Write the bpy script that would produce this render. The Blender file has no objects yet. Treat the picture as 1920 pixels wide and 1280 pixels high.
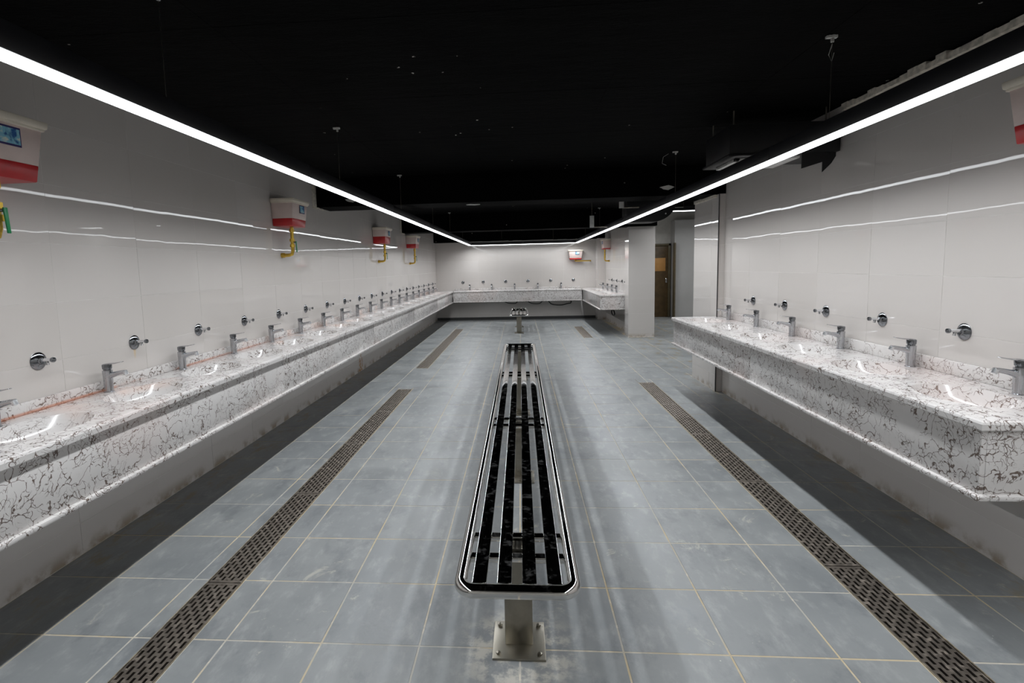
import bpy, bmesh, math, random
from mathutils import Vector, Matrix
random.seed(7)
sc = bpy.context.scene
COL = sc.collection

# ------------------------------------------------------------------ camera
cam_d = bpy.data.cameras.new('camera'); cam = bpy.data.objects.new('camera', cam_d); COL.objects.link(cam)
F_PX, CX, CY, YAW, PITCH, ROLL = 964.908, 906.78, 598.2, .0736, .1010, -.0241
cam_d.sensor_fit = 'HORIZONTAL'; cam_d.sensor_width = 36.0
cam_d.lens = 36.0 * F_PX / 1920
cam_d.shift_x = (960 - CX) / 1920; cam_d.shift_y = (CY - 640) / 1920
cam_d.clip_start = .02; cam_d.clip_end = 100
_f = Vector((-math.sin(YAW) * math.cos(PITCH), math.cos(YAW) * math.cos(PITCH), -math.sin(PITCH)))
_r = Vector((math.cos(YAW), math.sin(YAW), 0)); _u = _r.cross(_f)
_c, _s = math.cos(ROLL), math.sin(ROLL)
R1 = _c * _r + _s * _u; U1 = -_s * _r + _c * _u
cam.matrix_world = Matrix(((R1.x, U1.x, -_f.x, 0), (R1.y, U1.y, -_f.y, 0), (R1.z, U1.z, -_f.z, 1.5), (0, 0, 0, 1)))
sc.camera = cam

# ------------------------------------------------------------------ world, exposure, light levels
w = bpy.data.worlds.new('world'); sc.world = w; w.use_nodes = True
w.node_tree.nodes['Background'].inputs[0].default_value = (.5, .5, .5, 1)
w.node_tree.nodes['Background'].inputs[1].default_value = 0.0
sc.view_settings.view_transform = 'Standard'; sc.view_settings.look = 'None'
sc.view_settings.gamma = 1; sc.view_settings.use_curve_mapping = False
sc.view_settings.exposure = 0.0
LED = 7.0           # radiance of the frosted diffusers themselves
BEAM = 45.0         # radiance of the LED boards (area lights with a wide downward beam)
SPREAD = 160.0      # their beam angle, degrees
LED_CORRIDOR = 8.0
sc.cycles.use_denoising = True
sc.cycles.max_bounces = 10; sc.cycles.diffuse_bounces = 3; sc.cycles.glossy_bounces = 6
sc.cycles.sample_clamp_indirect = 6.0
sc.cycles.caustics_reflective = False; sc.cycles.caustics_refractive = False
sc.cycles.blur_glossy = 0.0

# ------------------------------------------------------------------ material helpers
class NT:
    def __init__(s, name):
        s.m = bpy.data.materials.new(name); s.m.use_nodes = True
        s.t = s.m.node_tree; s.b = s.t.nodes['Principled BSDF']
        s.pos = None
    def n(s, typ, **kw):
        x = s.t.nodes.new(typ)
        for k, v in kw.items():
            if k.startswith('i_'):
                key = k[2:]
                key = int(key) if key.isdigit() else key.replace('_', ' ')
                s.put(x.inputs[key], v)
            else: setattr(x, k, v)
        return x
    def put(s, sock, v):
        if isinstance(v, bpy.types.NodeSocket): s.t.links.new(v, sock)
        else: sock.default_value = v
    def P(s):
        if s.pos is None: s.pos = s.n('ShaderNodeNewGeometry').outputs['Position']
        return s.pos
    def scaled(s, sx, sy, sz, loc=(0, 0, 0)):
        mp = s.n('ShaderNodeMapping'); s.put(mp.inputs[0], s.P()); mp.inputs['Scale'].default_value = (sx, sy, sz); mp.inputs['Location'].default_value = loc
        return mp.outputs[0]
    def noise(s, scale, detail=4, rough=.55, vec=None, dist=0.0):
        x = s.n('ShaderNodeTexNoise', i_Scale=scale, i_Detail=detail, i_Roughness=rough, i_Distortion=dist)
        s.put(x.inputs['Vector'], vec or s.P()); return x.outputs[0]
    def noisec(s, scale, detail=3):
        x = s.n('ShaderNodeTexNoise', i_Scale=scale, i_Detail=detail); s.put(x.inputs['Vector'], s.P()); return x.outputs[1]
    def voro(s, scale, vec=None, feature='F1'):
        x = s.n('ShaderNodeTexVoronoi', feature=feature, i_Scale=scale); s.put(x.inputs['Vector'], vec or s.P()); return x.outputs['Distance']
    def ramp(s, v, a, b, c0=0.0, c1=1.0):
        x = s.n('ShaderNodeMapRange', i_1=a, i_2=b, i_3=c0, i_4=c1); x.interpolation_type = 'SMOOTHSTEP'
        s.put(x.inputs[0], v); return x.outputs[0]
    def math(s, op, a, b=0.0):
        x = s.n('ShaderNodeMath', operation=op); s.put(x.inputs[0], a); s.put(x.inputs[1], b); return x.outputs[0]
    def mix(s, f, a, b):
        x = s.n('ShaderNodeMix', data_type='RGBA'); s.put(x.inputs[0], f)
        for k, v in ((6, a), (7, b)):
            s.put(x.inputs[k], v if isinstance(v, bpy.types.NodeSocket) else (v[0], v[1], v[2], 1))
        return x.outputs[2]
    def bump(s, h, strength, distance):
        x = s.n('ShaderNodeBump', i_Strength=strength, i_Distance=distance); s.put(x.inputs['Height'], h)
        s.t.links.new(x.outputs[0], s.b.inputs['Normal']); return x
    def xyz(s):
        x = s.n('ShaderNodeSeparateXYZ'); s.put(x.inputs[0], s.P()); return x.outputs
    def rnd(s): return s.n('ShaderNodeObjectInfo').outputs['Random']
    def fin(s, color=None, rough=None, metal=None, spec=None):
        if color is not None: s.put(s.b.inputs['Base Color'], color if isinstance(color, bpy.types.NodeSocket) else (color[0], color[1], color[2], 1))
        if rough is not None: s.put(s.b.inputs['Roughness'], rough)
        if metal is not None: s.put(s.b.inputs['Metallic'], metal)
        if spec is not None: s.put(s.b.inputs['Specular IOR Level'], spec)
        return s.m
def plain(name, c, r=.5, metal=0.0, spec=None, var=.12, scale=9.0):
    t = NT(name); n = t.noise(scale, 3)
    f = t.ramp(n, .3, .7)
    col = t.mix(f, [x * (1 - var) for x in c], [min(1, x * (1 + var)) for x in c])
    return t.fin(col, r, metal, spec)

M = {}
# glossy porcelain wall tile
t = NT('glossy_wall_tile'); rn = t.rnd(); nn = t.noise(1.2, 3)
f = t.math('ADD', t.math('MULTIPLY', rn, .5), t.math('MULTIPLY', nn, .5))
c = t.mix(f, (.55, .515, .485), (.60, .565, .54))
sp = t.ramp(t.voro(5.0), .018, .010)        # a few dirt specks
c = t.mix(t.math('MULTIPLY', sp, .6), c, (.12, .1, .09))
o = t.xyz()
stain = t.math('MULTIPLY', t.ramp(o[2], .10, .0), t.ramp(t.noise(7, 5), .42, .62))
c = t.mix(t.math('MULTIPLY', stain, .7), c, (.22, .15, .07))
# rust run below the left counter
d = t.n('ShaderNodeVectorMath', operation='DISTANCE'); t.put(d.inputs[0], t.scaled(1, 1, .45)); d.inputs[1].default_value = (-2.4, 7.42, .02)
rs = t.math('MULTIPLY', t.ramp(d.outputs['Value'], .15, .02), t.ramp(t.noise(22, 4), .38, .6))
c = t.mix(rs, c, (.36, .17, .03))
d = t.n('ShaderNodeVectorMath', operation='DISTANCE'); t.put(d.inputs[0], t.scaled(1, 1, .22)); d.inputs[1].default_value = (-2.4, 3.0, .228)
c = t.mix(t.math('MULTIPLY', t.ramp(d.outputs['Value'], .014, .004), .45), c, (.62, .42, .14))
t.bump(t.noise(3.0, 2, .5), .5, .0014)
M['tile'] = t.fin(c, .022, 0, .5)
M['wgrout'] = plain('pale_wall_grout', (.66, .64, .61), .8)
# slate-grey floor tile
t = NT('slate_floor_tile'); rn = t.rnd()
a = t.noise(2.3, 6, .6); b = t.noise(14, 6, .65, t.scaled(1, .45, 1)); cc = t.noise(60, 3)
base = t.mix(t.ramp(a, .3, .7), (.203, .214, .217), (.268, .278, .276))
base = t.mix(t.math('MULTIPLY', rn, .45), base, (.20, .213, .222))
base = t.mix(t.math('MULTIPLY', t.ramp(b, .48, .75), .6), base, (.37, .375, .37))
base = t.mix(t.math('MULTIPLY', t.ramp(t.noise(4.5, 7, .7, t.scaled(1, .6, 1, (3, 1, 0))), .50, .68), .55), base, (.13, .14, .15))
sm = t.math('MULTIPLY', t.ramp(t.noise(5.5, 8, .78, None, .6), .585, .66), t.ramp(t.noise(1.7, 2), .42, .56))
base = t.mix(t.math('MULTIPLY', sm, .55), base, (.50, .47, .40))
d = t.n('ShaderNodeVectorMath', operation='DISTANCE'); t.put(d.inputs[0], t.P()); d.inputs[1].default_value = (-.03, 1.88, 0)
cm = t.math('MULTIPLY', t.ramp(d.outputs['Value'], .30, .13), t.ramp(t.noise(13, 6, .7), .42, .60))
base = t.mix(t.math('MULTIPLY', cm, .8), base, (.52, .49, .43))
fl_ = t.math('MULTIPLY', t.ramp(t.voro(9.0), .035, .018), t.ramp(t.noise(1.9, 2), .50, .60))
base = t.mix(t.math('MULTIPLY', fl_, .8), base, (.62, .60, .54))
o = t.xyz()
tan = t.math('MULTIPLY', t.ramp(t.math('ABSOLUTE', o[0]), 1.95, 2.3), t.ramp(t.noise(6, 6, .7, t.scaled(1.6, .7, 1)), .5, .66))
base = t.mix(t.math('MULTIPLY', tan, .75), base, (.24, .185, .09))
sl = t.math('MULTIPLY', t.ramp(t.noise(3.0, 4, .6), .35, .6), t.ramp(o[1], 6.0, 2.0))
t.bump(t.noise(26, 5, .65), .35, .0012)
M['floor'] = t.fin(base, t.ramp(a, .2, .8, .30, .48), 0, .45)
t = NT('floor_grout'); g = t.noise(2.4, 4); g2 = t.noise(18, 4)
c = t.mix(t.ramp(g, .4, .6), (.40, .385, .35), (.50, .41, .27)); c = t.mix(t.ramp(g2, .5, .75), c, (.60, .55, .46))
M['fgrout'] = t.fin(c, .85)
# veined white stone
t = NT('veined_marble')
nc = t.noisec(5.0, 4)
v = t.n('ShaderNodeVectorMath', operation='MULTIPLY_ADD'); t.put(v.inputs[0], nc); v.inputs[1].default_value = (.28, .28, .28); t.put(v.inputs[2], t.P())
vec = v.outputs[0]
e1 = t.ramp(t.voro(13.0, vec, 'DISTANCE_TO_EDGE'), .032, .006)
e2 = t.ramp(t.voro(30, vec, 'DISTANCE_TO_EDGE'), .048, .008)
m1 = t.ramp(t.noise(3.4, 4), .30, .46); m2 = t.ramp(t.noise(8, 3), .40, .54)
m3 = t.ramp(t.noise(34, 3, .6), .35, .54)
vv = t.math('MAXIMUM', t.math('MULTIPLY', e1, m1), t.math('MULTIPLY', e2, t.math('MULTIPLY', m2, m1)))
vv = t.math('MULTIPLY', vv, m3)
haze = t.math('MULTIPLY', t.ramp(t.noise(6, 5), .5, .75), .25)
c = t.mix(haze, (.66, .635, .62), (.54, .505, .49))
c = t.mix(t.math('MULTIPLY', t.ramp(vv, .0, .8), .94), c, (.11, .075, .058))
sc_ = t.ramp(t.noise(1.1, 2), .52, .68)
o = t.xyz()
pk = t.math('MULTIPLY', sc_, .22)
c = t.mix(pk, c, (.62, .45, .40))
M['marble'] = t.fin(c, .16, 0, .5)
# the same stone with the orange line of rust along the left upstand
def rust_marble():
    m = M['marble'].copy(); m.name = 'veined_marble_rusty'; nt = m.node_tree; b = nt.nodes['Principled BSDF']
    old = b.inputs['Base Color'].links[0].from_socket
    t = NT.__new__(NT); t.m = m; t.t = nt; t.b = b; t.pos = None
    o = t.xyz()
    band = t.ramp(t.math('ABSOLUTE', t.math('SUBTRACT', o[0], -2.378)), .010, .001)
    bandz = t.ramp(t.math('ABSOLUTE', t.math('SUBTRACT', o[2], .853)), .014, .001)
    ymask = t.math('MULTIPLY', t.ramp(o[1], 6.5, 2.5), t.ramp(t.noise(2.2, 3), .36, .5))
    f = t.math('MULTIPLY', t.math('MULTIPLY', band, bandz), ymask)
    s2 = t.math('MULTIPLY', t.ramp(t.math('SUBTRACT', -1.98, o[0]), .02, .3), t.ramp(t.noise(3.1, 3), .5, .68))
    s2 = t.math('MULTIPLY', s2, t.math('MULTIPLY', t.ramp(o[2], .80, .84), .35))
    c = t.mix(s2, old, (.75, .47, .36))
    c = t.mix(t.math('MULTIPLY', f, .7), c, (.60, .24, .13))
    t.fin(c); return m
M['marble_rust'] = rust_marble()
def metal(name, c, r, dirt=0.0, dirtc=(.2, .18, .15), sc1=6.0, lo=.5, hi=.7):
    t = NT(name); n = t.noise(sc1, 6, .7)
    f = t.math('MULTIPLY', t.ramp(n, lo, hi), dirt)
    col = t.mix(f, c, dirtc)
    return t.fin(col, t.math('ADD', t.math('MULTIPLY', f, .5), r), t.math('SUBTRACT', 1.0, t.math('MULTIPLY', f, .7)))
M['chrome'] = metal('chrome', (.72, .73, .75), .07, .15)
M['tapchrome'] = metal('tap_chrome', (.50, .51, .53), .16, .35, (.45, .44, .42), 20)
M['tapdark'] = metal('tap_dark_chrome', (.22, .23, .245), .12, .1)
M['rail'] = metal('polished_steel_rail', (.66, .65, .63), .06, .1)
M['slat'] = metal('polished_steel_slat', (.60, .60, .59), .05, .10, (.26, .24, .22), 22.0, .54, .66)
M['steel'] = metal('stained_steel', (.27, .25, .21), .30, .5, (.22, .19, .15))
M['grate'] = metal('grate_steel', (.27, .235, .20), .42, .6, (.24, .20, .16), 25)
M['grateedge'] = metal('channel_edge', (.42, .36, .27), .4, .5, (.30, .24, .15), 25)
M['brass'] = metal('yellow_brass', (.60, .40, .07), .35, .35, (.25, .15, .05), 30)
t = NT('black_ceiling_paint'); n1 = t.noise(.9, 5, .6); n2 = t.noise(16, 5)
c = t.mix(t.ramp(n1, .3, .7), (.0012, .0012, .0013), (.0028, .0028, .0027))
s1 = t.math('MULTIPLY', t.ramp(t.voro(7.0), .075, .055), t.ramp(t.noise(1.5, 2), .54, .60))
s2 = t.math('MULTIPLY', s1, t.ramp(t.noise(70, 2), .45, .55))
c = t.mix(s2, c, (.85, .82, .74))
t.bump(t.noise(5, 6, .7, t.scaled(.6, 1.6, 1)), .6, .02)
M['black'] = t.fin(c, .8, 0, .03)
M['housing'] = plain('black_aluminium', (.012, .012, .014), .38, 0, .5)
M['blackmetal'] = plain('black_sheet_metal', (.010, .010, .011), .45, 0, .4)
M['aer'] = metal('aerator_chrome', (.80, .81, .83), .28, .1)
M['rubber'] = plain('black_rubber', (.015, .015, .015), .5)
M['void'] = plain('dark_channel', (.012, .011, .010), .8)
M['plaster'] = plain('raw_plaster', (.52, .48, .41), .9, var=.25, scale=30)
M['skirt'] = plain('dark_skirting', (.035, .035, .035), .5)
M['under'] = plain('bounce_cutting_dark', (.07, .065, .055), .9)  # for the sheet added under the counters to keep bounce light low
M['tank'] = plain('milky_plastic', (.62, .50, .46), .35, var=.05)
M['tankrim'] = plain('cream_plastic', (.66, .60, .50), .35, var=.05)
M['red'] = plain('red_liquid_plastic', (.50, .018, .022), .28, var=.1)
M['green'] = plain('green_lever', (.0, .16, .05), .4)
M['greypanel'] = plain('pale_grey_metal', (.62, .62, .60), .45)
M['grey'] = plain('matt_grey_tile', (.42, .41, .40), .3, var=.05, scale=1.5)
M['cream'] = plain('cream_paint', (.55, .53, .49), .6, var=.04)
M['doorbrown'] = plain('dark_brown_laminate', (.085, .052, .020), .45, var=.2)
M['doorlight'] = plain('golden_wood_panel', (.50, .25, .075), .5, var=.12, scale=4)
M['doorframe'] = plain('bronze_frame', (.10, .08, .045), .4)
M['cable'] = plain('pale_cable', (.5, .5, .48), .5)
t = NT('led_diffuser'); t.fin((.9, .9, .9), .5); t.b.inputs['Emission Color'].default_value = (.93, .965, 1, 1); t.b.inputs['Emission Strength'].default_value = LED; M['led'] = t.m
t = NT('led_diffuser_corridor'); t.fin((.9, .9, .9), .5); t.b.inputs['Emission Color'].default_value = (.95, .97, 1, 1); t.b.inputs['Emission Strength'].default_value = LED_CORRIDOR; M['led2'] = t.m
t = NT('sticker_picture'); n = t.noise(22, 3, .5, None, 1.0)
c = t.mix(t.ramp(n, .35, .5), (.02, .10, .32), (.25, .55, .68)); c = t.mix(t.ramp(n, .55, .66), c, (.75, .78, .70))
M['sticker'] = t.fin(c, .3)
M['stickerb'] = plain('sticker_border', (.03, .02, .12), .35)
M['white'] = plain('white_print', (.8, .8, .8), .4, var=.02)

# ------------------------------------------------------------------ mesh helpers
class G:
    def __init__(s): s.v = []; s.f = []; s.sm = False
    def box(s, x0, x1, y0, y1, z0, z1):
        b = len(s.v)
        s.v += [(x0, y0, z0), (x1, y0, z0), (x1, y1, z0), (x0, y1, z0), (x0, y0, z1), (x1, y0, z1), (x1, y1, z1), (x0, y1, z1)]
        s.f += [tuple(b + i for i in q) for q in ((0, 3, 2, 1), (4, 5, 6, 7), (0, 1, 5, 4), (1, 2, 6, 5), (2, 3, 7, 6), (3, 0, 4, 7))]
        return s
    def quad(s, *p):
        b = len(s.v); s.v += [tuple(q) for q in p]; s.f.append(tuple(range(b, b + len(p)))); return s
    def tube(s, pts, r, n=10, closed=False, cap=True):
        pts = [Vector(p) for p in pts]; k = len(pts); rs = r if isinstance(r, (list, tuple)) else [r] * k
        b = len(s.v); up = None
        for i, p in enumerate(pts):
            if closed: d = pts[(i + 1) % k] - pts[i - 1]
            else: d = pts[min(i + 1, k - 1)] - pts[max(i - 1, 0)]
            d.normalize()
            if up is None:
                up = Vector((0, 0, 1)) if abs(d.z) < .9 else Vector((1, 0, 0))
            a = d.cross(up).normalized(); up = a.cross(d).normalized()
            for j in range(n):
                q = p + rs[i] * (math.cos(2 * math.pi * j / n) * a + math.sin(2 * math.pi * j / n) * up); s.v.append(tuple(q))
        m = k if closed else k - 1
        for i in range(m):
            for j in range(n):
                i2 = (i + 1) % k; s.f.append((b + i * n + j, b + i * n + (j + 1) % n, b + i2 * n + (j + 1) % n, b + i2 * n + j))
        if cap and not closed:
            s.f.append(tuple(b + j for j in range(n - 1, -1, -1))); s.f.append(tuple(b + (k - 1) * n + j for j in range(n)))
        s.sm = True; return s
    def lathe(s, prof, o=(0, 0, 0), axis='z', n=20):
        b = len(s.v); k = len(prof)
        for r, h in prof:
            for j in range(n):
                c_, s_ = r * math.cos(2 * math.pi * j / n), r * math.sin(2 * math.pi * j / n)
                p = {'z': (c_, s_, h), 'x': (h, c_, s_), 'y': (s_, h, c_)}[axis]
                s.v.append((p[0] + o[0], p[1] + o[1], p[2] + o[2]))
        for i in range(k - 1):
            for j in range(n):
                s.f.append((b + i * n + j, b + i * n + (j + 1) % n, b + (i + 1) * n + (j + 1) % n, b + (i + 1) * n + j))
        s.f.append(tuple(b + j for j in range(n - 1, -1, -1))); s.f.append(tuple(b + (k - 1) * n + j for j in range(n)))
        s.sm = True; return s
    def prism(s, poly, a0, a1, axis='y'):
        """poly in the plane across axis (x,z) for y, (y,z) for x, (x,y) for z"""
        k = len(poly); b = len(s.v)
        for a in (a0, a1):
            for p, q in poly:
                s.v.append({'y': (p, a, q), 'x': (a, p, q), 'z': (p, q, a)}[axis])
        for j in range(k): s.f.append((b + j, b + (j + 1) % k, b + k + (j + 1) % k, b + k + j))
        s.f.append(tuple(b + j for j in range(k - 1, -1, -1))); s.f.append(tuple(b + k + j for j in range(k)))
        return s
    def mesh(s, name, mat, bevel=0.0, seg=2):
        me = bpy.data.meshes.new(name); me.from_pydata(s.v, [], s.f)
        bm = bmesh.new(); bm.from_mesh(me)
        bmesh.ops.recalc_face_normals(bm, faces=bm.faces)
        if bevel:
            eds = [e for e in bm.edges if len(e.link_faces) == 2 and e.calc_face_angle(0) > .6]
            bmesh.ops.bevel(bm, geom=eds, offset=bevel, segments=seg, affect='EDGES', profile=.5)
        for f in bm.faces: f.smooth = s.sm or bool(bevel)
        for e in bm.edges:
            if len(e.link_faces) == 2 and e.calc_face_angle(0) > .7: e.smooth = False
        bm.to_mesh(me); bm.free(); me.materials.append(mat); return me
    def build(s, name, mat, parent=None, bevel=0.0, seg=2, loc=None):
        return link(name, s.mesh(name, mat, bevel, seg), parent, loc)
def link(name, me, parent=None, loc=None):
    o = bpy.data.objects.new(name, me); COL.objects.link(o)
    if parent: o.parent = parent
    if loc: o.location = loc
    return o
def tag(o, label=None, cat=None, group=None, kind=None):
    if label: o['label'] = label
    if cat: o['category'] = cat
    if group: o['group'] = group
    if kind: o['kind'] = kind
    return o
def thing(name, label, cat, loc=(0, 0, 0), rz=0.0, group=None):
    o = bpy.data.objects.new(name, None); COL.objects.link(o); o.location = loc; o.rotation_euler = (0, 0, rz)
    o.empty_display_size = .1
    return tag(o, label, cat, group)
def copy_tree(o, parent=None):
    c = o.copy(); COL.objects.link(c); c.parent = parent
    for ch in KIDS.get(o.name, []): copy_tree(ch, c)
    return c
KIDS = {}
def index_children():
    KIDS.clear()
    for o in bpy.data.objects:
        if o.parent: KIDS.setdefault(o.parent.name, []).append(o)
def subtract(r, holes):
    """rectangle (a0,a1,b0,b1) minus rectangles"""
    out = [r]
    for h in holes:
        nx = []
        for (a0, a1, b0, b1) in out:
            if h[0] >= a1 or h[1] <= a0 or h[2] >= b1 or h[3] <= b0: nx.append((a0, a1, b0, b1)); continue
            if h[0] > a0: nx.append((a0, h[0], b0, b1))
            if h[1] < a1: nx.append((h[1], a1, b0, b1))
            c0, c1 = max(a0, h[0]), min(a1, h[1])
            if h[2] > b0: nx.append((c0, c1, b0, h[2]))
            if h[3] < b1: nx.append((c0, c1, h[3], b1))
        out = nx
    return [q for q in out if q[1] - q[0] > .012 and q[3] - q[2] > .012]
ORD = ['first', 'second', 'third', 'fourth', 'fifth', 'sixth', 'seventh', 'eighth', 'ninth', 'tenth', 'eleventh', 'twelfth', 'thirteenth', 'fourteenth', 'fifteenth', 'sixteenth', 'seventeenth', 'eighteenth', 'nineteenth', 'twentieth']

# ------------------------------------------------------------------ key dimensions (metres)
XL, XR, YB, YN, ZC = -2.40, 2.30, 14.60, -1.40, 2.58
CH = .008            # tile thickness
DR = [(-1.555, -1.375, .28, 6.24), (-1.605, -1.415, 7.58, 12.43), (1.460, 1.645, .50, 6.51), (1.275, 1.470, 10.63, 12.60)]   # drains x0,x1,y0,y1

# ------------------------------------------------------------------ floor
fl = G().box(-2.7, 6.2, YN - .2, YB + .2, -.16, -.06).build('floor', M['fgrout']); tag(fl, kind='structure', label='grey slate tiled floor with tan grout')
gb = G()
for q in subtract((-2.7, 6.2, YN - .2, YB + .2), DR): gb.box(q[0], q[1], q[2], q[3], -.06, -.0011)
gb.build('grout_bed', M['fgrout'], fl)
P = .402; TX0, TY0 = -1.635 - 2 * P, 1.890 - 8 * P
GG = .0036
def chamfer(x0, x1, y0, y1, z0, z1, c=.0012, g=None):
    g = g or G(); b = len(g.v)
    for (a, z) in ((0, z0), (0, z1 - c), (c, z1)):
        g.v += [(x0 + a, y0 + a, z), (x1 - a, y0 + a, z), (x1 - a, y1 - a, z), (x0 + a, y1 - a, z)]
    for k in (0, 4):
        for j in range(4): g.f.append((b + k + j, b + k + (j + 1) % 4, b + k + 4 + (j + 1) % 4, b + k + 4 + j))
    g.f.append((b + 8, b + 9, b + 10, b + 11)); return g
full_floor = chamfer(-P / 2 + GG, P / 2 - GG, -P / 2 + GG, P / 2 - GG, -.006, 0).mesh('floor_tile', M['floor'])
far = G()
holes = DR + [(2.17, 2.69, 10.6, YB + 1), (2.23, 6.3, 6.03, 6.90), (XR, 6.3, -9, 6.10)]
i = 0
while TX0 + i * P < 6.2:
    j = 0
    while TY0 + j * P < YB + .1:
        x0, y0 = TX0 + i * P, TY0 + j * P; x1, y1 = x0 + P, y0 + P
        j += 1
        cl = (max(x0, XL), min(x1, 6.1), max(y0, YN), min(y1, YB))
        if cl[1] - cl[0] < .02 or cl[3] - cl[2] < .02: continue
        pcs = subtract(cl, holes)
        for q in pcs:
            near = 1.0 < y0 < 7.4 and q[0] < 2.4
            if near and abs(q[1] - q[0] - P) < 1e-4 and abs(q[3] - q[2] - P) < 1e-4:
                o = link('floor_tile', full_floor, fl, ((q[0] + q[1]) / 2, (q[2] + q[3]) / 2, random.uniform(-.0003, .0004)))
                o.rotation_euler = (random.uniform(-.0010, .0010), random.uniform(-.0010, .0010), 0)
            elif near:
                cx, cy = (q[0] + q[1]) / 2, (q[2] + q[3]) / 2
                chamfer(q[0] + GG - cx, q[1] - GG - cx, q[2] + GG - cy, q[3] - GG - cy, -.006, 0).build('floor_tile', M['floor'], fl, loc=(cx, cy, 0))
            else:
                z = random.uniform(-.0003, .0004)
                chamfer(q[0] + GG, q[1] - GG, q[2] + GG, q[3] - GG, -.006, z, g=far)
    i += 1
tag(far.build('floor_tiles', M['floor'], fl), kind='stuff')

# ------------------------------------------------------------------ walls
TW, TH = .60, .30
_tile_cache = {}
def tile_mesh(w_, h_, axis):
    """slab of w_ x h_, face at local origin plane pointing along axis"""
    k = (round(w_, 4), round(h_, 4), axis)
    if k not in _tile_cache:
        g = chamfer(-w_ / 2 + .0009, w_ / 2 - .0009, -h_ / 2 + .0009, h_ / 2 - .0009, -CH, 0, .0004)
        vs = []
        for (a, b, c) in g.v:
            vs.append({'+x': (c, a, b), '-x': (-c, -a, b), '-y': (a, -c, b), '+y': (-a, c, b)}[axis])
        # face normal: +x means the face looks towards +x
        g.v = vs; _tile_cache[k] = g.mesh('wall_tile', M['tile'])
    return _tile_cache[k]
def tiled(par, axis, c, u0, u1, z0, z1, uo, zo, holes=(), name='wall_tile', tilt=.0016):
    a = uo + math.floor((u0 - uo) / TW) * TW
    while a < u1 - 1e-4:
        b = zo + math.floor((z0 - zo) / TH) * TH
        while b < z1 - 1e-4:
            r = (max(a, u0), min(a + TW, u1), max(b, z0), min(b + TH, z1))
            if r[1] - r[0] > .012 and r[3] - r[2] > .012:
                for q in subtract(r, holes):
                    me = tile_mesh(q[1] - q[0], q[3] - q[2], axis)
                    u, v = (q[0] + q[1]) / 2, (q[2] + q[3]) / 2
                    loc = (c, u, v) if 'x' in axis else (u, c, v)
                    o = link(name, me, par, loc)
                    t1, t2 = random.uniform(-tilt, tilt), random.uniform(-tilt, tilt) * 1.4
                    o.rotation_euler = (0, t1, t2) if 'x' in axis else (t1, 0, t2)
            b += TH
        a += TW
def back_box(name, x0, x1, y0, y1, z0, z1, label, mat='wgrout'):
    o = G().box(x0, x1, y0, y1, z0, z1).build(name, M[mat]); tag(o, label, kind='structure'); return o
BEAMS = [(6.05, 6.48, 2.25), (10.45, 10.85, 2.23), (14.32, YB + .1, 2.20)]
bh = [(y0, y1, z, 9) for y0, y1, z in BEAMS]
gL = G()
for q in subtract((YN, YB + .15, -.1, ZC + .1), bh): gL.box(XL - .15, XL - .0011, q[0], q[1], q[2], q[3])
wl = gL.build('wall_left', M['wgrout']); tag(wl, 'long left wall of glossy pale tiles', kind='structure')
tiled(wl, '+x', XL, YN, 14.6, 0, ZC, 2.495, 1.372, bh)
gR = G()
gR.box(XR + .0011, XR + .30, YN, 6.03, -.1, ZC)
wr = gR.build('wall_right', M['wgrout']); tag(wr, 'right wall of glossy pale tiles behind the near counter', kind='structure')
tiled(wr, '-x', XR, YN, 6.03, 0, ZC, 2.99, 1.390)
wb = back_box('wall_back', XL - .15, 2.7, YB + .0011, YB + .15, -.1, ZC, 'tiled wall at the far end above the back counter')
tiled(wb, '-y', YB, XL, XR, 0, 2.20, XL, 1.372)
wf = back_box('wall_rear', XL - .15, XR + .3, YN - .15, YN, -.1, ZC, 'plain pale wall behind the camera', 'cream')
# far right wall between room and corridor, with pier
wr2 = back_box('wall_far_right', XR + .0011, 2.69, 10.96, YB, -.1, ZC, 'short tiled wall behind the far right counter')
tiled(wr2, '-x', XR, 10.96, YB, 0, ZC, 10.96, 1.380)
pl = G().box(2.08 + .0011, XR, 14.22 + .0011, YB, -.05, 2.20).build('trim_1', M['wgrout']); tag(pl, 'narrow tiled corner pier at the far right corner', kind='structure')
tiled(pl, '-x', 2.08, 14.22, YB, 0, 2.2, 14.22, 1.380, name='pier_tile'); tiled(pl, '-y', 14.22, 2.08, XR, 0, 2.2, 2.08, 1.380, name='pier_tile')
# free-standing pillar
pc = G().box(2.17 + .0011, 2.69 - .0011, 10.60 + .0011, 10.96, -.05, ZC).build('trim_2', M['wgrout']); tag(pc, 'square tiled pillar beside the corridor opening', kind='structure')
tiled(pc, '-x', 2.17, 10.60, 10.96, 0, ZC, 10.6, 1.385, name='pillar_tile')
tiled(pc, '-y', 10.60, 2.17, 2.69, 0, ZC, 2.17, 1.385, name='pillar_tile')
tiled(pc, '+x', 2.69, 10.60, 10.96, 0, ZC, 10.6, 1.385, name='pillar_tile')
G().box(2.165, 2.70, 10.575, 10.60, 0, .008).build('cement_smear', M['plaster'], pc, .003)
# pier at the far end of the right wall
p2 = G().box(2.23 + .0011, 2.60, 6.03 + .0011, 6.85, -.05, 2.25).build('trim_3', M['wgrout']); tag(p2, 'tiled pier ending the right wall at the opening', kind='structure')
tiled(p2, '-x', 2.23, 6.03, 6.85, 0, 2.25, 6.25, 1.385, name='pier_tile')
tiled(p2, '-y', 6.03, 2.23, XR, 0, 2.25, 2.23, 1.385, name='pier_tile')
G().box(2.222, 2.232, 6.022, 6.032, 0, 2.25).build('corner_bead', M['skirt'], p2)
G().box(2.20, 2.25, 6.10, 6.80, 2.22, 2.26).build('plaster_ledge', M['plaster'], p2, .006)
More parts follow.
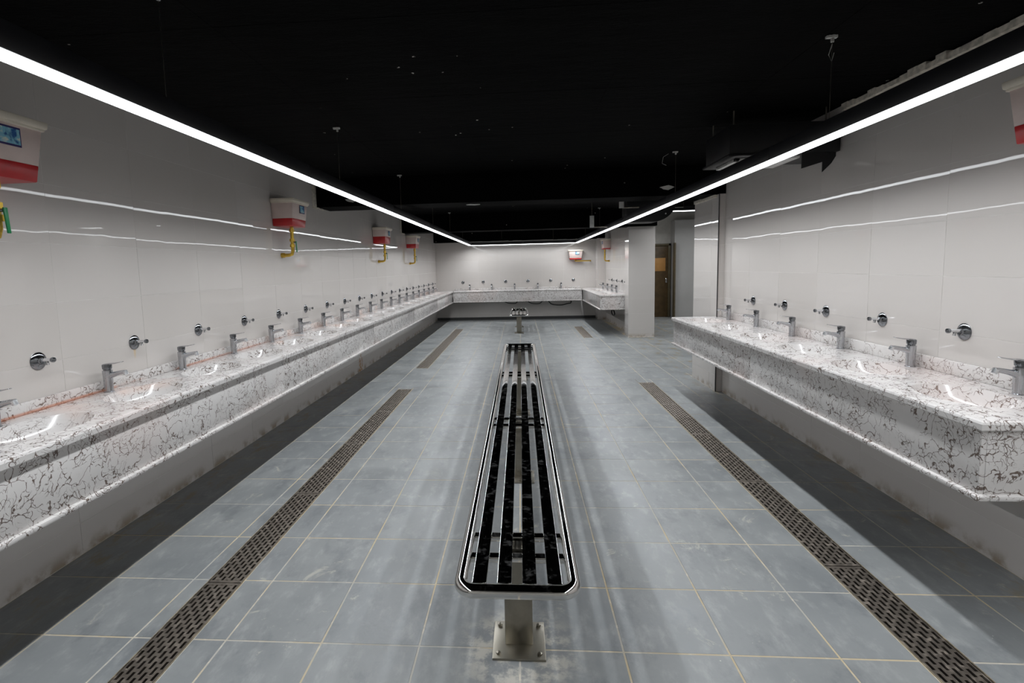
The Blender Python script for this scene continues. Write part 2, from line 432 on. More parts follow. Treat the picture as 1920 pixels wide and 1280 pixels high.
# corridor
back_box('wall_corridor_near', 2.60, 6.2, 6.70, 6.85, -.1, 3.1, 'corridor wall turning away behind the pier', 'cream')
cw = back_box('wall_corridor_back', 2.70, 6.2, YB + .03, YB + .15, -.1, 3.1, 'pale corridor end wall holding the brown door', 'cream')
back_box('wall_corridor_right', 6.1, 6.25, 6.85, YB + .15, -.1, 3.1, 'corridor side wall', 'cream')
cb = G().box(4.13, 6.1, 14.25, YB + .03, -.05, 2.62).build('trim_4', M['grey']); tag(cb, 'grey tiled corridor block right of the brown door', kind='structure')
for k in range(9):
    for m_ in range(2):
        g = chamfer(-.349, .349, -.149 + (.06 if k == 8 else 0) * 0, .149, -.008, 0, .0008); g.v = [(a, -c_, b) for a, b, c_ in g.v]
        if k < 8: g.build('block_tile', M['grey'], cb, loc=(4.48 + m_ * .7, 14.249, .15 + k * .3))
back_box('ceiling_corridor', 2.69, 6.25, 6.70, YB + .15, 3.0, 3.1, 'dark painted corridor ceiling', 'black')
# ------------------------------------------------------------------ ceiling
ce = G().box(XL - .15, 2.70, YN - .15, YB + .15, ZC, ZC + .12).build('ceiling', M['black']); tag(ce, 'black painted concrete ceiling', kind='structure')
for n_, (y0, y1, z) in enumerate(BEAMS):
    g = G().box(XL - .12, 2.69 if n_ else 2.60, y0, y1 + (0 if n_ < 2 else -.1), z, ZC)
    if n_ == 0: g.box(2.19, 2.60, y1 - .01, 6.86, z + .02, ZC)
    o = g.build('trim_%d' % (5 + n_), M['black']); tag(o, ['black ceiling beam nearest the camera', 'second black ceiling beam, mid room', 'black ceiling beam over the back wall'][n_], kind='structure')
o = G()
for k in range(5):      # shallow formwork boards on the ceiling
    o.box(-2.3 + k * .95, -2.3 + k * .95 + .012, YN, 6.0, ZC - .0015, ZC + .002)
for k in range(6): o.box(XL, XR, .2 + k * 1.05, .212 + k * 1.05, ZC - .0012, ZC + .002)
o.build('formwork_ridge', M['black'], ce)
def rough_strip(pts0, n, f):
    g = G(); prev = None
    return g
def ragged(axis, c0, c1, a0, a1, z0, z1, name, par, amp=.012, step=.07, mat='plaster'):
    """band along y (axis 'y', thick in x) or x with an uneven lower/upper rim"""
    g = G(); n = max(2, int((a1 - a0) / step)); rr = random.Random(int(a0 * 100) + 5)
    for i in range(n):
        p, q = a0 + (a1 - a0) * i / n, a0 + (a1 - a0) * (i + 1) / n
        zt = z1 + rr.uniform(-amp, amp * .2); cc = c1 + rr.uniform(-amp, amp) * .4
        if axis == 'y': g.box(min(c0, cc), max(c0, cc), p, q, z0, zt)
        else: g.box(p, q, min(c0, cc), max(c0, cc), z0, zt)
    return g.build(name, M[mat], par)
ragged('y', XR, XR - .03, YN, 3.93, ZC - .045, ZC, 'plaster_edge', wr, .02)
for y0, y1, z in BEAMS[:2]:
    G().box(XL, XL + .006, y0 - .12, y0 - .004, z - .02, ZC).build('plaster_jamb', M['plaster'], wl, .002)
    ragged('y', XL, XL + .012, y0 - .1, y0 + .22, z - .02, z + .0, 'plaster_ledge', wl, .01, .05)
ragged('x', 14.325, 14.305, XL + .75, 1.75, 2.188, 2.206, 'plaster_edge', wb, .008, .12, 'cable')
G().box(XL, 2.08, YB - .014, YB, 0, .075).build('baseboard_back', M['skirt']); tag(bpy.data.objects['baseboard_back'], 'dark skirting below the back counter', kind='structure')
# ------------------------------------------------------------------ corridor door
dr = thing('door_1', 'dark brown door with golden upper panel at the corridor end', 'door', (3.62, YB - .01, 0)); dr['kind'] = 'structure'
del dr['category']
G().box(-.47, .43, -.02, .03, 0, 1.96).build('door_leaf', M['doorbrown'], dr, .004)
G().box(-.40, .36, -.03, -.018, 1.27, 1.63).build('glazed_panel', M['doorlight'], dr, .004)
g = G().box(-.53, -.47, -.06, .03, 0, 2.02).box(.43, .49, -.06, .03, 0, 2.02).box(-.53, .49, -.06, .03, 1.96, 2.02)
g.build('door_frame', M['doorframe'], dr, .004)
G().box(.36, .40, -.06, -.02, .95, 1.07).build('door_handle', M['chrome'], dr, .004)
po = G().box(4.095, 4.128, 14.12, 14.26, 0, 2.02).build('trim_8', M['doorframe']); tag(po, 'bronze door jamb post against the grey block', kind='structure')

# ------------------------------------------------------------------ LED lines
ZS = 2.09; XSL, XSR, YS = -1.372, 1.535, 14.27
def led_board(par, cx_, cy_, cz_, lx, ly, rad):
    d = bpy.data.lights.new('led_board', 'AREA'); d.shape = 'RECTANGLE'; d.size = lx; d.size_y = ly
    d.energy = rad * math.pi * lx * ly; d.color = (.93, .965, 1.0); d.spread = math.radians(SPREAD)
    o = bpy.data.objects.new('led_board', d); COL.objects.link(o); o.parent = par; o.location = (cx_, cy_, cz_)
def led_run(name, label, axis, c, a0, a1, seg, wires, hw=.036):
    t_ = thing(name, label, 'light', (0, 0, 0))
    n = max(1, round((a1 - a0) / seg))
    w2 = 2 * hw - .010
    if axis == 'y': led_board(t_, c, (a0 + a1) / 2, ZS - .0015, w2, a1 - a0, BEAM)
    else: led_board(t_, (a0 + a1) / 2, c, ZS - .0015, a1 - a0, w2, BEAM)
    for i in range(n):
        p, q = a0 + (a1 - a0) * i / n, a0 + (a1 - a0) * (i + 1) / n
        if i == 0: pass
        if axis == 'y':
            G().box(c - hw, c + hw, p + .0008, q - .0008, ZS + .008, ZS + .085).build('housing', M['housing'], t_, .002)
            G().box(c - hw + .004, c + hw - .004, p, q, ZS, ZS + .012).build('diffuser', M['led'], t_)
        else:
            G().box(p + .0008, q - .0008, c - hw, c + hw, ZS + .008, ZS + .085).build('housing', M['housing'], t_, .002)
            G().box(p, q, c - hw + .004, c + hw - .004, ZS, ZS + .012).build('diffuser', M['led'], t_)
    for a in wires:
        x, y = (c, a) if axis == 'y' else (a, c)
        wv = G().tube([(x, y, ZS + .08), (x, y, ZC)], .0012, 6).build('suspension_wire', M['steel'], t_)
        g = G().lathe([(.008, 0), (.008, .02), (.014, .022), (.014, .03)], (x, y, ZC - .03), 'z', 10).box(x - .03, x + .02, y - .01, y + .008, ZC - .012, ZC)
        g.build('ceiling_clip', M['cable'], wv)
    return t_
for lab, x_, y_, z_, ln in (('straight white light line crossing the corridor ceiling beside the duct', 3.9, 9.9, 2.44, 2.2), ('thin second light line deeper in the corridor, above the grey block', 4.95, 12.6, 2.76, 2.2), ('unseen light line added behind the pillar to brighten the corridor end', 3.15, 13.2, 2.60, .8)):  # the last one is unseen, added only to brighten the corridor
    tl = thing('ceiling_light', lab, 'light', (x_, y_, z_))
    G().box(-ln / 2, ln / 2, -.03, .03, .006, .06).build('housing', M['housing'], tl, .004)
    G().box(-ln / 2, ln / 2, -.025, .025, -.004, .006).build('diffuser', M['led2'], tl)
    for x in (-ln * .4, ln * .4): G().tube([(x, 0, .06), (x, 0, 3.0 - z_)], .003, 6).build('suspension_wire', M['steel'], tl)
    led_board(tl, 0, 0, -.006, ln, .05, BEAM * 1.7)
lL = led_run('linear_light', 'long suspended white light line above the left counter', 'y', XSL, -1.1, YS, 2.2, (2.0, 3.95, 6.0, 8.2, 10.2, 12.4))
lR = led_run('linear_light', 'long suspended white light line above the right counter', 'y', XSR, -1.1, YS, 2.2, (.9, 2.75, 5.3, 7.9, 10.2, 12.4))
lB = led_run('linear_light', 'short white light line joining both long ones before the far wall', 'x', YS, XSL + .036, XSR - .036, 1.45, (-.5, .9), .018)
for (x, y, l_) in ((XSR - .03, 2.75, lR), (XSR - .07, 5.3, lR)):
    G().tube([(x, y, ZC - .02), (x - .05, y, ZC - .05), (x - .06, y, ZC - .11), (x - .02, y, ZC - .13)] if y > 4 else [(x + .03, y, ZC - .04), (x + .015, y, ZC - .09), (x + .03, y, ZC - .12), (x + .04, y, ZC - .08)], .0018, 6).build('loose_cable', M['cable'], l_)
G().tube([(.90, YS - .045, ZS + .01), (.92, YS - .05, ZS - .06), (.99, YS - .05, ZS - .10), (1.06, YS - .05, ZS - .06), (1.08, YS - .045, ZS + .01)], .006, 6).build('loose_cable', M['cable'], lB)

# ------------------------------------------------------------------ counters
def edge_profile(z, d=.0):
    return [(.03, z), (.012, z), (.004, z - .004), (0, z - .012), (0, z - .034), (.006, z - .040), (.03, z - .040)]
def counter(name, label, O, U, V, L, D, z, zb, centers, mat, ends=(False, False), panels=2.4, front0=0.0, front1=None, back_up=.058):
    """O origin (front left corner), U along the run, V from front to wall"""
    O, U, V = Vector((O[0], O[1], 0)), Vector((U[0], U[1], 0)), Vector((V[0], V[1], 0))
    front1 = L if front1 is None else front1
    root = thing(name, label, 'counter', (O.x, O.y, 0))
    def W(u, v, h): q = U * u + V * v; return (q.x, q.y, h)
    a, b, vc = .225, .165, D * .48
    top = G(); N = 40
    bw = .60
    cuts = [0.0]
    for c in centers: cuts += [c - bw / 2, c + bw / 2]
    cuts.append(L)
    v0 = .03 if True else 0
    e0 = .03 if ends[0] else 0; e1 = .03 if ends[1] else 0
    cuts[0] = e0; cuts[-1] = L - e1
    for k in range(0, len(cuts), 2):
        if cuts[k + 1] > cuts[k]: top.quad(W(cuts[k], .03, z), W(cuts[k + 1], .03, z), W(cuts[k + 1], D, z), W(cuts[k], D, z))
    def rim(c, th):   # point on the rectangle around a basin
        dx, dy = math.cos(th) * bw / 2, math.sin(th) * D / 2
        # ray from basin centre to rectangle
        cx_, cy_ = math.cos(th) * a, math.sin(th) * b
        ts = []
        if abs(cx_) > 1e-9: ts.append((bw / 2) / abs(cx_))
        if cy_ > 1e-9: ts.append((D - vc) / cy_)
        if cy_ < -1e-9: ts.append((vc - .03) / -cy_)
        tt = min(ts); return (c + cx_ * tt, vc + cy_ * tt)
    corners = [math.atan2(sy * 1.0, sx * 1.0) for sx in (1, -1) for sy in (1, -1)]
    for c in centers:
        ths = [2 * math.pi * j / N for j in range(N)]
        for (cx_, cy_) in ((bw / 2, D - vc), (-bw / 2, D - vc), (-bw / 2, .03 - vc), (bw / 2, .03 - vc)):
            ths.append(math.atan2(cy_ / b, cx_ / a) % (2 * math.pi))
        ths.sort()
        for j in range(len(ths)):
            t0, t1 = ths[j], ths[(j + 1) % len(ths)]
            if abs(t1 - t0) < 1e-6: continue
            p0, p1 = rim(c, t0), rim(c, t1)
            q0, q1 = (c + a * math.cos(t0), vc + b * math.sin(t0)), (c + a * math.cos(t1), vc + b * math.sin(t1))
            top.quad(W(*p0, z), W(*p1, z), W(*q1, z), W(*q0, z))
    top.build('worktop', mat, root)
    # moulded front edge and end edges
    eg = G()
    pr = edge_profile(z)
    def strip(p, q, inn):   # p,q 2D uv corner points, inn unit inward
        n = len(pr)
        for i in range(n - 1):
            (d0, z0_), (d1, z1_) = pr[i], pr[i + 1]
            A = W(p[0] + inn[0] * d0 * 1.0 + (d0 if p[2] else 0), p[1] + inn[1] * d0, z0_); B = W(q[0] + inn[0] * d0 - (d0 if q[2] else 0), q[1] + inn[1] * d0, z0_)
            C_ = W(q[0] + inn[0] * d1 - (d1 if q[2] else 0), q[1] + inn[1] * d1, z1_); D_ = W(p[0] + inn[0] * d1 + (d1 if p[2] else 0), p[1] + inn[1] * d1, z1_)
            eg.quad(A, B, C_, D_)
    strip((front0, 0, ends[0]), (front1, 0, ends[1]), (0, 1))
    for e, on in ((0, ends[0]), (1, ends[1])):
        if on:
            n = len(pr)
            for i in range(n - 1):
                (d0, z0_), (d1, z1_) = pr[i], pr[i + 1]
                s_ = 1 if e == 0 else -1; u_ = 0 if e == 0 else L
                eg.quad(W(u_ + s_ * d0, d0, z0_), W(u_ + s_ * d0, D, z0_), W(u_ + s_ * d1, D, z1_), W(u_ + s_ * d1, d1, z1_))
    eg.sm = True
    eg.build('front_edge', mat, root)
    # apron of stone panels
    ap = .020; u = front0 + (ap if ends[0] else 0); ue = front1 - (ap if ends[1] else 0)
    n = max(1, round((ue - u) / panels))
    def wbox(u0, u1, v0_, v1, z0, z1, nm, bev=.0):
        xs = [W(u0, v0_, 0), W(u1, v1, 0)]
        x0, x1 = sorted((xs[0][0], xs[1][0])); y0, y1 = sorted((xs[0][1], xs[1][1]))
        return G().box(x0, x1, y0, y1, z0, z1).build(nm, mat, root, bev)
    for i in range(n):
        p, q = u + (ue - u) * i / n, u + (ue - u) * (i + 1) / n
        wbox(p + .0006, q - .0006, ap, ap + .02, zb + .02, z - .038, 'apron_panel', .0008)
    for e, on in ((0, ends[0]), (1, ends[1])):
        if on:
            u_ = ap if e == 0 else L - ap - .02
            wbox(u_, u_ + .02, ap + .021, D, zb + .02, z - .038, 'end_panel', .0008)
    wbox(front0, front1, 0, .05, zb, zb + .022, 'bottom_edge', .006)
    for e, on in ((0, ends[0]), (1, ends[1])):
        if on: wbox(0 if e == 0 else L - .05, .05 if e == 0 else L, .05, D, zb, zb + .022, 'bottom_edge', .006)
    so = wbox((.05 if ends[0] else 0), L - (.05 if ends[1] else 0), .051, D, zb + .008, zb + .014, 'added_dark_underside', 0)  # dark sheet added across the open underside to cut bounce light
    so.data.materials[0] = M['under']
    # upstand
    wbox(0, L, D - .018, D, z, z + back_up, 'upstand', .004)
    # basins
    bs = None
    g = G(); rings = [(1.0, 0), (.985, -.006), (.94, -.02), (.86, -.05), (.74, -.078), (.56, -.095), (.30, -.104), (.09, -.106)]
    n = 40
    for s_, h in rings:
        for j in range(n):
            th = 2 * math.pi * j / n; g.v.append(W(a * s_ * math.cos(th), b * s_ * math.sin(th), h))
    for i in range(len(rings) - 1):
        for j in range(n): g.f.append((i * n + j, i * n + (j + 1) % n, (i + 1) * n + (j + 1) % n, (i + 1) * n + j))
    g.f.append(tuple((len(rings) - 1) * n + j for j in range(n))); g.sm = True
    bme = g.mesh('basin', mat)
    dme = G().lathe([(.019, 0), (.019, .004), (.012, .005), (.006, .002)], (0, 0, 0), 'z', 14).mesh('drain_plug', M['tapdark'])
    for c in centers:
        o = link('basin', bme, root, W(c, vc, z)); link('drain_plug', dme, o, (0, 0, -.107))
    return root
FY = [2.06 + .641 * k for k in range(19)]
ZL, ZR = .848, .868
cl_ = counter('washbasin_counter', 'long marble washbasin counter running along the left wall', (-1.87, -1.2), (0, 1), (-1, 0), 15.798, .528, ZL, .528,
        [y + 1.2 for y in [1.419] + FY if y < 14.3], M['marble_rust'], front0=0, front1=15.3)
FB = [-1.30 + .640 * k for k in range(5)]
cb_ = counter('washbasin_counter', 'marble washbasin counter across the far end wall', (-1.87, 14.10), (1, 0), (0, 1), 3.52, .498, ZL + .005, .535,
        [x + 1.87 for x in FB], M['marble'], back_up=.05)
FR2 = [11.62 + .64 * k for k in range(4)]
cr2 = counter('washbasin_counter', 'short marble washbasin counter in the far right corner by the pillar', (1.65, 11.0), (0, 1), (1, 0), 3.598, .648, ZL + .005, .535,
        [y - 11.0 for y in FR2], M['marble'], ends=(True, False), front0=0, front1=3.10, back_up=.05)
FR = [2.45 + .655 * k for k in range(6)]
cr_ = counter('washbasin_counter', 'near marble washbasin counter jutting from the right wall', (1.745, 2.04), (0, 1), (1, 0), 4.07, .553, ZR, .550,
        [y - 2.04 for y in FR], M['marble'], ends=(True, True), front0=0, front1=4.07, back_up=.075)

# ------------------------------------------------------------------ taps
def make_tap(mesh_only=False):
    r = thing('tap', 'tap', 'tap')
    G().lathe([(.027, 0), (.027, .003), (.0225, .005), (.0225, .03), (.0235, .08), (.0255, .118), (.0255, .124)], n=20).build('tap_body', M['tapchrome'], r)
    G().tube([(.006, 0, .090), (.03, 0, .098), (.06, 0, .106), (.09, 0, .112), (.112, 0, .114)], [.019, .0155, .0125, .0115, .0115], 12).build('spout', M['tapchrome'], r)
    ae = G().tube([(.104, 0, .116), (.113, 0, .098)], [.0130, .0120], 12).build('aerator', M['aer'], r)
    G().lathe([(.019, .124), (.019, .130), (.023, .132), (.0245, .150), (.024, .157), (.018, .160)], n=18).build('cartridge_cap', M['tapdark'], r)
    G().prism([(-.022, .155), (.0, .163), (.05, .166), (.094, .173), (.096, .170), (.05, .160), (.0, .155), (-.022, .151)], -.010, .010, 'y').build('lever', M['tapchrome'], r, .0015)
    return r
tap0 = make_tap()
def make_valve():
    r = thing('wall_valve', 'v', 'valve')
    G().lathe([(.044, 0), (.044, .004), (.040, .008), (.030, .013), (.018, .017), (.016, .026), (.0, .027)], axis='x', n=24).build('escutcheon', M['tapdark'], r)
    G().tube([(.02, 0, .004), (.05, 0, .006), (.072, 0, .006)], [.010, .0085, .008], 10).build('spindle', M['chrome'], r)
    G().lathe([(.006, .070), (.012, .074), (.0135, .080), (.012, .087), (.006, .090)], (0, 0, .006), 'x', 12).build('knob', M['tapdark'], r)
    G().tube([(.048, 0, .0), (.050, 0, -.020)], .007, 8).build('nozzle', M['chrome'], r)
    return r
val0 = make_valve()
index_children()
first = {'tap': tap0, 'valve': val0}; used = set()
def place(kind, loc, rz, label, group):
    src = first[kind]
    o = src if kind not in used else copy_tree(src)
    used.add(kind); o.location = loc; o.rotation_euler = (0, 0, rz); o['label'] = label; o['group'] = group
    return o
LT = FY[:19]
LTn = [y for y in LT if y < 13.7]
for k, y in enumerate(LTn):
    nm = ORD[k] if k < len(LTn) - 1 else 'last'
    place('tap', (-2.335, y, ZL), 0, 'chrome lever tap, %s from the near end of the left counter' % nm, 'chrome taps along the left counter')
for k in range(19):
    y = 2.36 + .6415 * k
    place('valve', (XL, y, 1.088 - .0009 * k), 0, 'round chrome wall valve, %s from the camera above the left counter' % (ORD[k] if k < 18 else 'last'), 'round valves on the left wall')
for k, y in enumerate(FR):
    place('tap', (2.24, y, ZR), math.pi, 'chrome lever tap, %s from the near end of the near right counter' % ORD[k], 'chrome taps along the near right counter')
for k in range(5):
    place('valve', (XR, 2.83 + .612 * k, 1.105), math.pi, 'round chrome wall valve, %s from the camera above the near right counter' % ORD[k], 'round valves on the near right wall')
for k, x in enumerate([-1.444, -.822, -.174, .475, 1.124]):
    place('tap', (x, 14.53, ZL + .005), -math.pi / 2, 'small chrome tap on the far end counter, %s from its left corner' % ORD[k], 'taps on the far end counter')
for k, x in enumerate([-1.642, -1.063, -.427, .204, .839, 1.47]):
    place('valve', (x, YB, 1.072 + .002 * k), -math.pi / 2, 'round dark valve on the far end wall, %s from the left' % ORD[k], 'round valves on the far end wall')
for k, y in enumerate([11.85, 12.45, 13.05, 13.75]):
    place('tap', (2.16, y, ZL + .005), math.pi, 'chrome tap on the far right corner counter, %s behind the pillar' % ORD[k], 'taps on the far right corner counter')
for k, y in enumerate([11.25, 11.90, 12.55, 13.20]):
    place('valve', (XR, y, 1.10), math.pi, 'chrome wall valve over the far right corner counter, %s behind the pillar' % ORD[k], 'valves over the far right corner counter')
# hoses under the counters
def hose(label, pts, r=.012):
    P_ = []
    n = len(pts)
    for i in range(n - 1):
        for s_ in range(6):
            u = s_ / 6; p0, p1, p2, p3 = [Vector(pts[max(0, min(n - 1, i + d))]) for d in (-1, 0, 1, 2)]
            P_.append(.5 * ((2 * p1) + (p2 - p0) * u + (2 * p0 - 5 * p1 + 4 * p2 - p3) * u * u + (3 * p1 - p0 - 3 * p2 + p3) * u ** 3))
    P_.append(Vector(pts[-1]))
    tag(G().tube(P_, r, 8).build('drain_hose', M['rubber']), label, 'hose')
hose('black hose sagging under the right part of the far end counter', [(.75, 14.35, .54), (.85, 14.35, .43), (1.1, 14.35, .40), (1.3, 14.40, .44), (1.38, 14.45, .45), (1.40, 14.5, .52)], .014)
hose('black hose under the far end counter, middle one', [(.15, 14.38, .54), (.3, 14.38, .46), (.5, 14.40, .45), (.58, 14.45, .50), (.60, 14.5, .54)])
hose('black hose loop under the far end counter, nearest the left', [(-.5, 14.38, .54), (-.35, 14.38, .48), (-.15, 14.40, .47), (-.10, 14.45, .54)])
hose('black hose under the far right corner counter', [(2.0, 11.4, .54), (2.02, 11.3, .42), (2.05, 11.7, .36), (2.10, 12.1, .42), (2.25, 12.3, .53)], .016)

# ------------------------------------------------------------------ drains
def grate_mesh(w_, l_):
    g = G(); n = 7; pw = w_ / n; sw = .0115; nb = max(4, round(l_ / .056)); pl_ = l_ / nb; zt, zb_ = 0.0005, -.010
    # rails between the slot lines
    g.box(-w_ / 2, -w_ / 2 + (pw - sw) / 2, 0, l_, zb_, zt); g.box(w_ / 2 - (pw - sw) / 2, w_ / 2, 0, l_, zb_, zt)
    for i in range(n - 1):
        c = -w_ / 2 + (i + 1) * pw; g.box(c - (pw - sw) / 2, c + (pw - sw) / 2, 0, l_, zb_, zt)
    for i in range(n):
        c = -w_ / 2 + (i + .5) * pw; off = pl_ / 2 if i % 2 else 0
        g.box(c - sw / 2, c + sw / 2, 0, .016, zb_, zt - .0002); g.box(c - sw / 2, c + sw / 2, l_ - .016, l_, zb_, zt - .0002)
        k = 0
        while off + k * pl_ < l_:
            y0 = max(.0, off + k * pl_ - .008); y1 = min(l_, off + k * pl_ + .008)
            if y1 > .016 and y0 < l_ - .016: g.box(c - sw / 2, c + sw / 2, max(y0, .016), min(y1, l_ - .016), zb_, zt - .0002)
            k += 1
    return g.mesh('grate_panel', M['grate'])
gl = ['long floor drain beside the left counter, nearest the camera', 'far floor drain on the left, towards the end wall', 'long floor drain beside the near right counter', 'short floor drain at the far right']
jo = [.28, .50 - .01, .50 - .01, 0]
for k, (x0, x1, y0, y1) in enumerate(DR):
    r = thing('floor_drain', gl[k], 'drain', ((x0 + x1) / 2, y0, 0))
    W_ = x1 - x0; L_ = y1 - y0
    G().box(-W_ / 2, W_ / 2, 0, L_, -.075, -.055).box(-W_ / 2, -W_ / 2 + .004, 0, L_, -.06, -.012).box(W_ / 2 - .004, W_ / 2, 0, L_, -.06, -.012).build('channel', M['void'], r)
    e = .006
    G().box(-W_ / 2, -W_ / 2 + e, 0, L_, -.014, .0012).box(W_ / 2 - e, W_ / 2, 0, L_, -.014, .0012).box(-W_ / 2, W_ / 2, 0, e, -.014, .0012).box(-W_ / 2, W_ / 2, L_ - e, L_, -.014, .0012).build('channel_frame', M['grateedge'], r)
    n = max(1, round((L_ - 2 * e) / 1.0)); sl_ = (L_ - 2 * e) / n
    me = grate_mesh(W_ - 2 * e - .004, sl_ - .006)
    for i in range(n):
        link('grate_panel', me, r, (0, e + i * sl_ + .003, random.uniform(-.001, .0006)))

# ------------------------------------------------------------------ benches
def rounded_rect(x0, x1, y0, y1, r, n=8):
    pts = []
    for (cx_, cy_, a0) in ((x1 - r, y0 + r, -90), (x1 - r, y1 - r, 0), (x0 + r, y1 - r, 90), (x0 + r, y0 + r, 180)):
        for j in range(n + 1):
            a = math.radians(a0 + 90 * j / n); pts.append((cx_ + r * math.cos(a), cy_ + r * math.sin(a)))
    return pts
def bench(label, cx_, y0, y1, posts, ZT=.44):
    r = thing('bench', label, 'bench', (cx_, y0, 0)); L_ = y1 - y0; hw = .2175; tr = .0235
    pts = [(x, y, ZT - tr) for x, y in rounded_rect(-hw + tr, hw - tr, tr, L_ - tr, .05)]
    # add intermediate points on the long sides to keep the tube even
    G().tube(pts, tr, 16, closed=True).build('frame_rail', M['rail'], r)
    for x in (-.129, -.043, .043, .129):
        G().box(x - .0245, x + .0245, .055, L_ - .055, ZT - .022, ZT - .012).build('seat_slat', M['slat'], r, .0015)
    for (yp) in posts:
        for d in (-.075, .075):
            G().tube([(-hw + tr, yp + d, ZT - .041), (hw - tr, yp + d, ZT - .041)], .018, 12).build('cross_bar', M['rail'], r)
        po_ = G().box(-.055, .055, yp - .03, yp + .03, .008, ZT - .03).build('post', M['steel'], r, .004)
        G().box(-.05, .05, yp - .09, yp + .09, ZT - .052, ZT - .046).build('mounting_plate', M['steel'], po_, .001)
        bp = G().box(-.103, .103, yp - .105, yp + .105, 0, .010).build('base_plate', M['steel'], r, .002)
        for sx in (-.08, .08):
            for sy in (-.08, .08): G().lathe([(.009, 0), (.009, .007), (.005, .009)], (sx, yp + sy, .010), 'z', 6).build('bolt', M['steel'], bp)
    return r
bench('long chrome slatted bench down the middle of the room', -.030, 1.60, 7.06, [.33, 1.95, 3.57, 5.19])
bench('short far chrome slatted bench near the end wall', -.052, 11.30, 13.02, [.25, 1.45])

# ------------------------------------------------------------------ soap tanks on the walls
def tank(label, loc, rz, w_, dep, h, pipe=None, lever=True, sticker=True, red=.27):
    """local: x out of the wall, y along it, z up from the tank bottom"""
    r = thing('liquid_tank', label, 'tank', loc, rz)
    def ring(s_, z, e=0): return [(.004, -w_ / 2 + s_), (dep - s_, -w_ / 2 + s_), (dep - s_, w_ / 2 - s_), (.004, w_ / 2 - s_)]
    def taper(z0, z1, nm, mat, grow=0.0, bev=.010):
        g = G(); s0 = .028 * (1 - z0 / h) - grow; s1 = .028 * (1 - z1 / h) - grow
        g.v = [(x, y, z0) for x, y in ring(s0, z0)] + [(x, y, z1) for x, y in ring(s1, z1)]
        g.f = [(0, 1, 2, 3), (4, 5, 6, 7), (0, 1, 5, 4), (1, 2, 6, 5), (2, 3, 7, 6), (3, 0, 4, 7)]
        return g.build(nm, mat, r, bev)
    taper(h * red, h - .01, 'tank_body', M['tank'], bev=.004)
    taper(.0, h * red + .002, 'red_liquid', M['red'], .0004, bev=.006)
    taper(h - .034, h, 'tank_rim', M['tankrim'], .016, bev=.008)
    taper(h - .044, h - .033, 'tank_lip', M['tankrim'], .008, bev=.003)
    if sticker:
        st = G().box(dep - .008, dep - .004, -.01, .10, h * .50, h * .80).build('sticker', M['stickerb'], r)
        G().box(dep - .0045, dep - .0028, -.005, .095, h * .53, h * .77).build('sticker_picture', M['sticker'], st)
    if pipe:
        pts = [Vector(p) for p in pipe]
        # rounded elbows
        out = [pts[0]]
        for i in range(1, len(pts) - 1):
            a, b, c_ = pts[i - 1], pts[i], pts[i + 1]; q = min(.04, (b - a).length * .45, (c_ - b).length * .45)
            s0, s1 = b + (a - b).normalized() * q, b + (c_ - b).normalized() * q
            out += [s0, s0.lerp(b, .5).lerp(b.lerp(s1, .5), .5), s1]
        out.append(pts[-1])
        pp = G().tube(out, .017, 12).build('outlet_pipe', M['brass'], r)
        a, b = pts[0], pts[1]; d = (b - a).normalized(); ln = (b - a).length
        for f_ in (.08, .42, .62):
            p = a + d * ln * f_
            G().tube([p, p + d * .028], .025, 6).build('pipe_nut', M['brass'], pp)
        G().tube([pts[-1] - (pts[-1] - pts[-2]).normalized() * .035, pts[-1]], .024, 8).build('pipe_nut', M['brass'], pp)
        if lever:
            p = a + d * ln * .55
            G().tube([p, p + Vector((.034, 0, 0))], .008, 8).build('valve_stem', M['tapdark'], pp)
            q = p + Vector((.036, .004, .002))
            G().prism([(q.y - .008, q.z + .01), (q.y + .010, q.z + .01), (q.y + .016, q.z - .10), (q.y + .002, q.z - .10)], q.x - .004, q.x + .004, 'x').build('valve_lever', M['green'], pp, .002)
    return r
def pipe_down(dx, dy, dz, run=.0): return [(dx, dy, .0), (dx, dy, dz), (.0, dy + run, dz)]
tank('red and white liquid tank at the left edge, nearest the camera', (XL, 2.09, 1.935), 0, .42, .215, .275, pipe_down(.16, .0, -.26))
tank('red and white liquid tank on the left wall before the first beam', (XL, 5.07, 1.945), 0, .36, .225, .262, pipe_down(.12, .0, -.28))
tank('red and white liquid tank on the left wall, third from the camera', (XL, 8.52, 1.925), 0, .38, .225, .262, pipe_down(.12, .10, -.29), red=.42)
tank('red and white liquid tank on the left wall, farthest from the camera', (XL, 11.0, 1.935), 0, .38, .225, .262, pipe_down(.12, .10, -.32), red=.32)
tank('red and white liquid tank at the right edge, above the near counter', (XR, 2.19, 1.963), math.pi, .50, .215, .27, pipe_down(.16, .1, -.25), red=.28)
tank('small white tank on the far end wall with sideways brass pipe', (1.52, YB, 1.65), -math.pi / 2, .37, .20, .26, [(.12, -.0, .0), (.12, -.0, -.045), (.12, .42, -.045), (.0, .42, -.045)], lever=False, red=.12)
tank('white tank on the far right corner wall above the taps', (XR, 13.60, 1.88), math.pi, .40, .20, .26, pipe_down(.12, 0, -.30), lever=False, red=.10)

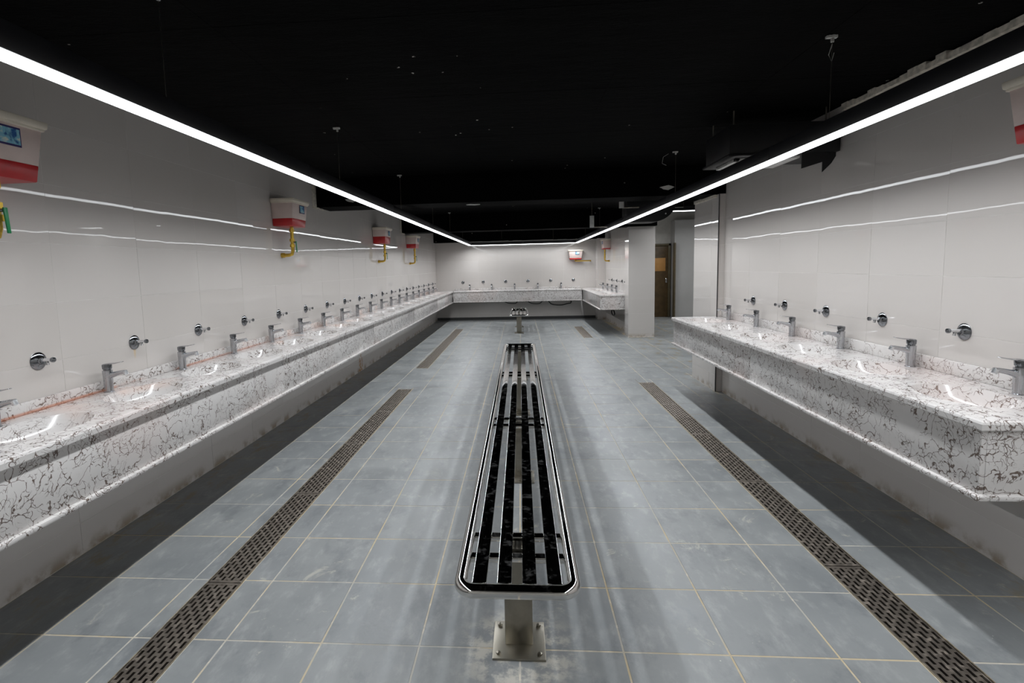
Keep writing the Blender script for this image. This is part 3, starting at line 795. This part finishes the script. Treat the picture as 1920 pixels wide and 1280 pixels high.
# ------------------------------------------------------------------ things under the ceiling
r = thing('fan_coil_unit', 'black boxy air unit hanging at the right wall behind the light line', 'air unit', (0, 0, 0))
G().box(1.52, 2.285, 3.94, 4.42, 2.262, 2.475).build('casing', M['blackmetal'], r, .004)
G().box(1.50, 2.0, 3.90, 4.44, 2.245, 2.262).build('drip_tray', M['blackmetal'], r, .003)
G().box(1.58, 1.80, 3.98, 4.02, 2.225, 2.245).box(1.58, 1.61, 3.98, 4.36, 2.225, 2.245).build('tray_rail', M['greypanel'], r, .002)
G().box(1.84, 2.02, 3.96, 4.36, 2.228, 2.244).build('access_panel', M['greypanel'], r, .002)
G().prism([(2.03, 2.262), (2.03, 2.15), (2.20, 2.20), (2.20, 2.262)], 3.95, 3.958, 'y').build('bracket', M['blackmetal'], r)
G().prism([(2.19, 2.262), (2.19, 2.125), (2.25, 2.185), (2.28, 2.235), (2.28, 2.262)], 3.98, 3.988, 'y').build('bracket', M['blackmetal'], r)
for x, y in ((1.56, 3.98), (1.56, 4.38), (2.2, 3.98), (2.2, 4.38)): G().tube([(x, y, 2.47), (x, y, ZC)], .005, 6).build('hanger_rod', M['steel'], r)
r = thing('air_duct', 'black rounded duct end above the corridor opening', 'duct', (0, 0, 0))
pf = [(1.72, ZC - .001), (1.72, 2.16)] + [(2.15 + .36 * math.sin(math.radians(a)), 2.52 - .36 * math.cos(math.radians(a))) for a in range(0, 91, 9)] + [(2.51, ZC - .001)]
G().prism(pf, 8.55, 8.95, 'y').build('duct_shell', M['blackmetal'], r, .004)
for z_ in (2.40, 2.28): G().lathe([(.012, -.004), (.012, .0), (.004, .004)], (2.33, 8.545, z_), 'y', 10).build('rivet', M['white'], r)
for nm, lab, x, y, z0, z1 in (('cable_tray_plate', 'small pale upright plate under the ceiling, nearer the opening', 1.53, 8.0, 2.33, 2.47), ('cable_tray_plate', 'small pale perforated plate under the ceiling, farther left', 1.22, 8.95, 2.12, 2.32)):
    r = thing(nm, lab, 'plate', (x, y, 0))
    G().box(-.036, .036, 0, .006, z0, z1).build('plate', M['greypanel'], r, .002)
    g = G()
    for k in range(5):
        for m_ in range(3): g.box(-.024 + m_ * .018, -.014 + m_ * .018, -.002, .001, z0 + .02 + k * .025, z0 + .03 + k * .025)
    g.build('perforation', M['greypanel'], r)
    G().box(.036, .26, 0, .03, z0 + .0, z0 + .02).build('tray_arm', M['steel'], r, .002)
    G().tube([(.0, .01, z1), (.0, .01, ZC)], .004, 6).build('hanger_rod', M['steel'], r)
for lab, p in (('torn white paper scrap stuck below the first beam, right side', (1.66, 6.02, 2.34)), ('torn white scrap on the first beam, left side', (-1.97, 6.02, 2.32)), ('small white scrap under the first beam, mid room', (-.55, 6.25, 2.2435))):
    rr = random.Random(int(p[0] * 50)); g = G(); n = 9
    pts = [(p[0] + (.075 + rr.uniform(-.02, .02)) * math.cos(a * 6.283 / n), p[2] + (.022 + rr.uniform(-.01, .008)) * math.sin(a * 6.283 / n)) for a in range(n)]
    if p[1] > 6.1: g.prism([(x, p[1] + (z - p[2]) * 2.0) for x, z in pts], p[2], p[2] + .006, 'z')
    else: g.prism(pts, p[1], p[1] + .03, 'y')
    tag(g.build('scrap', M['cable']), lab, 'scrap')
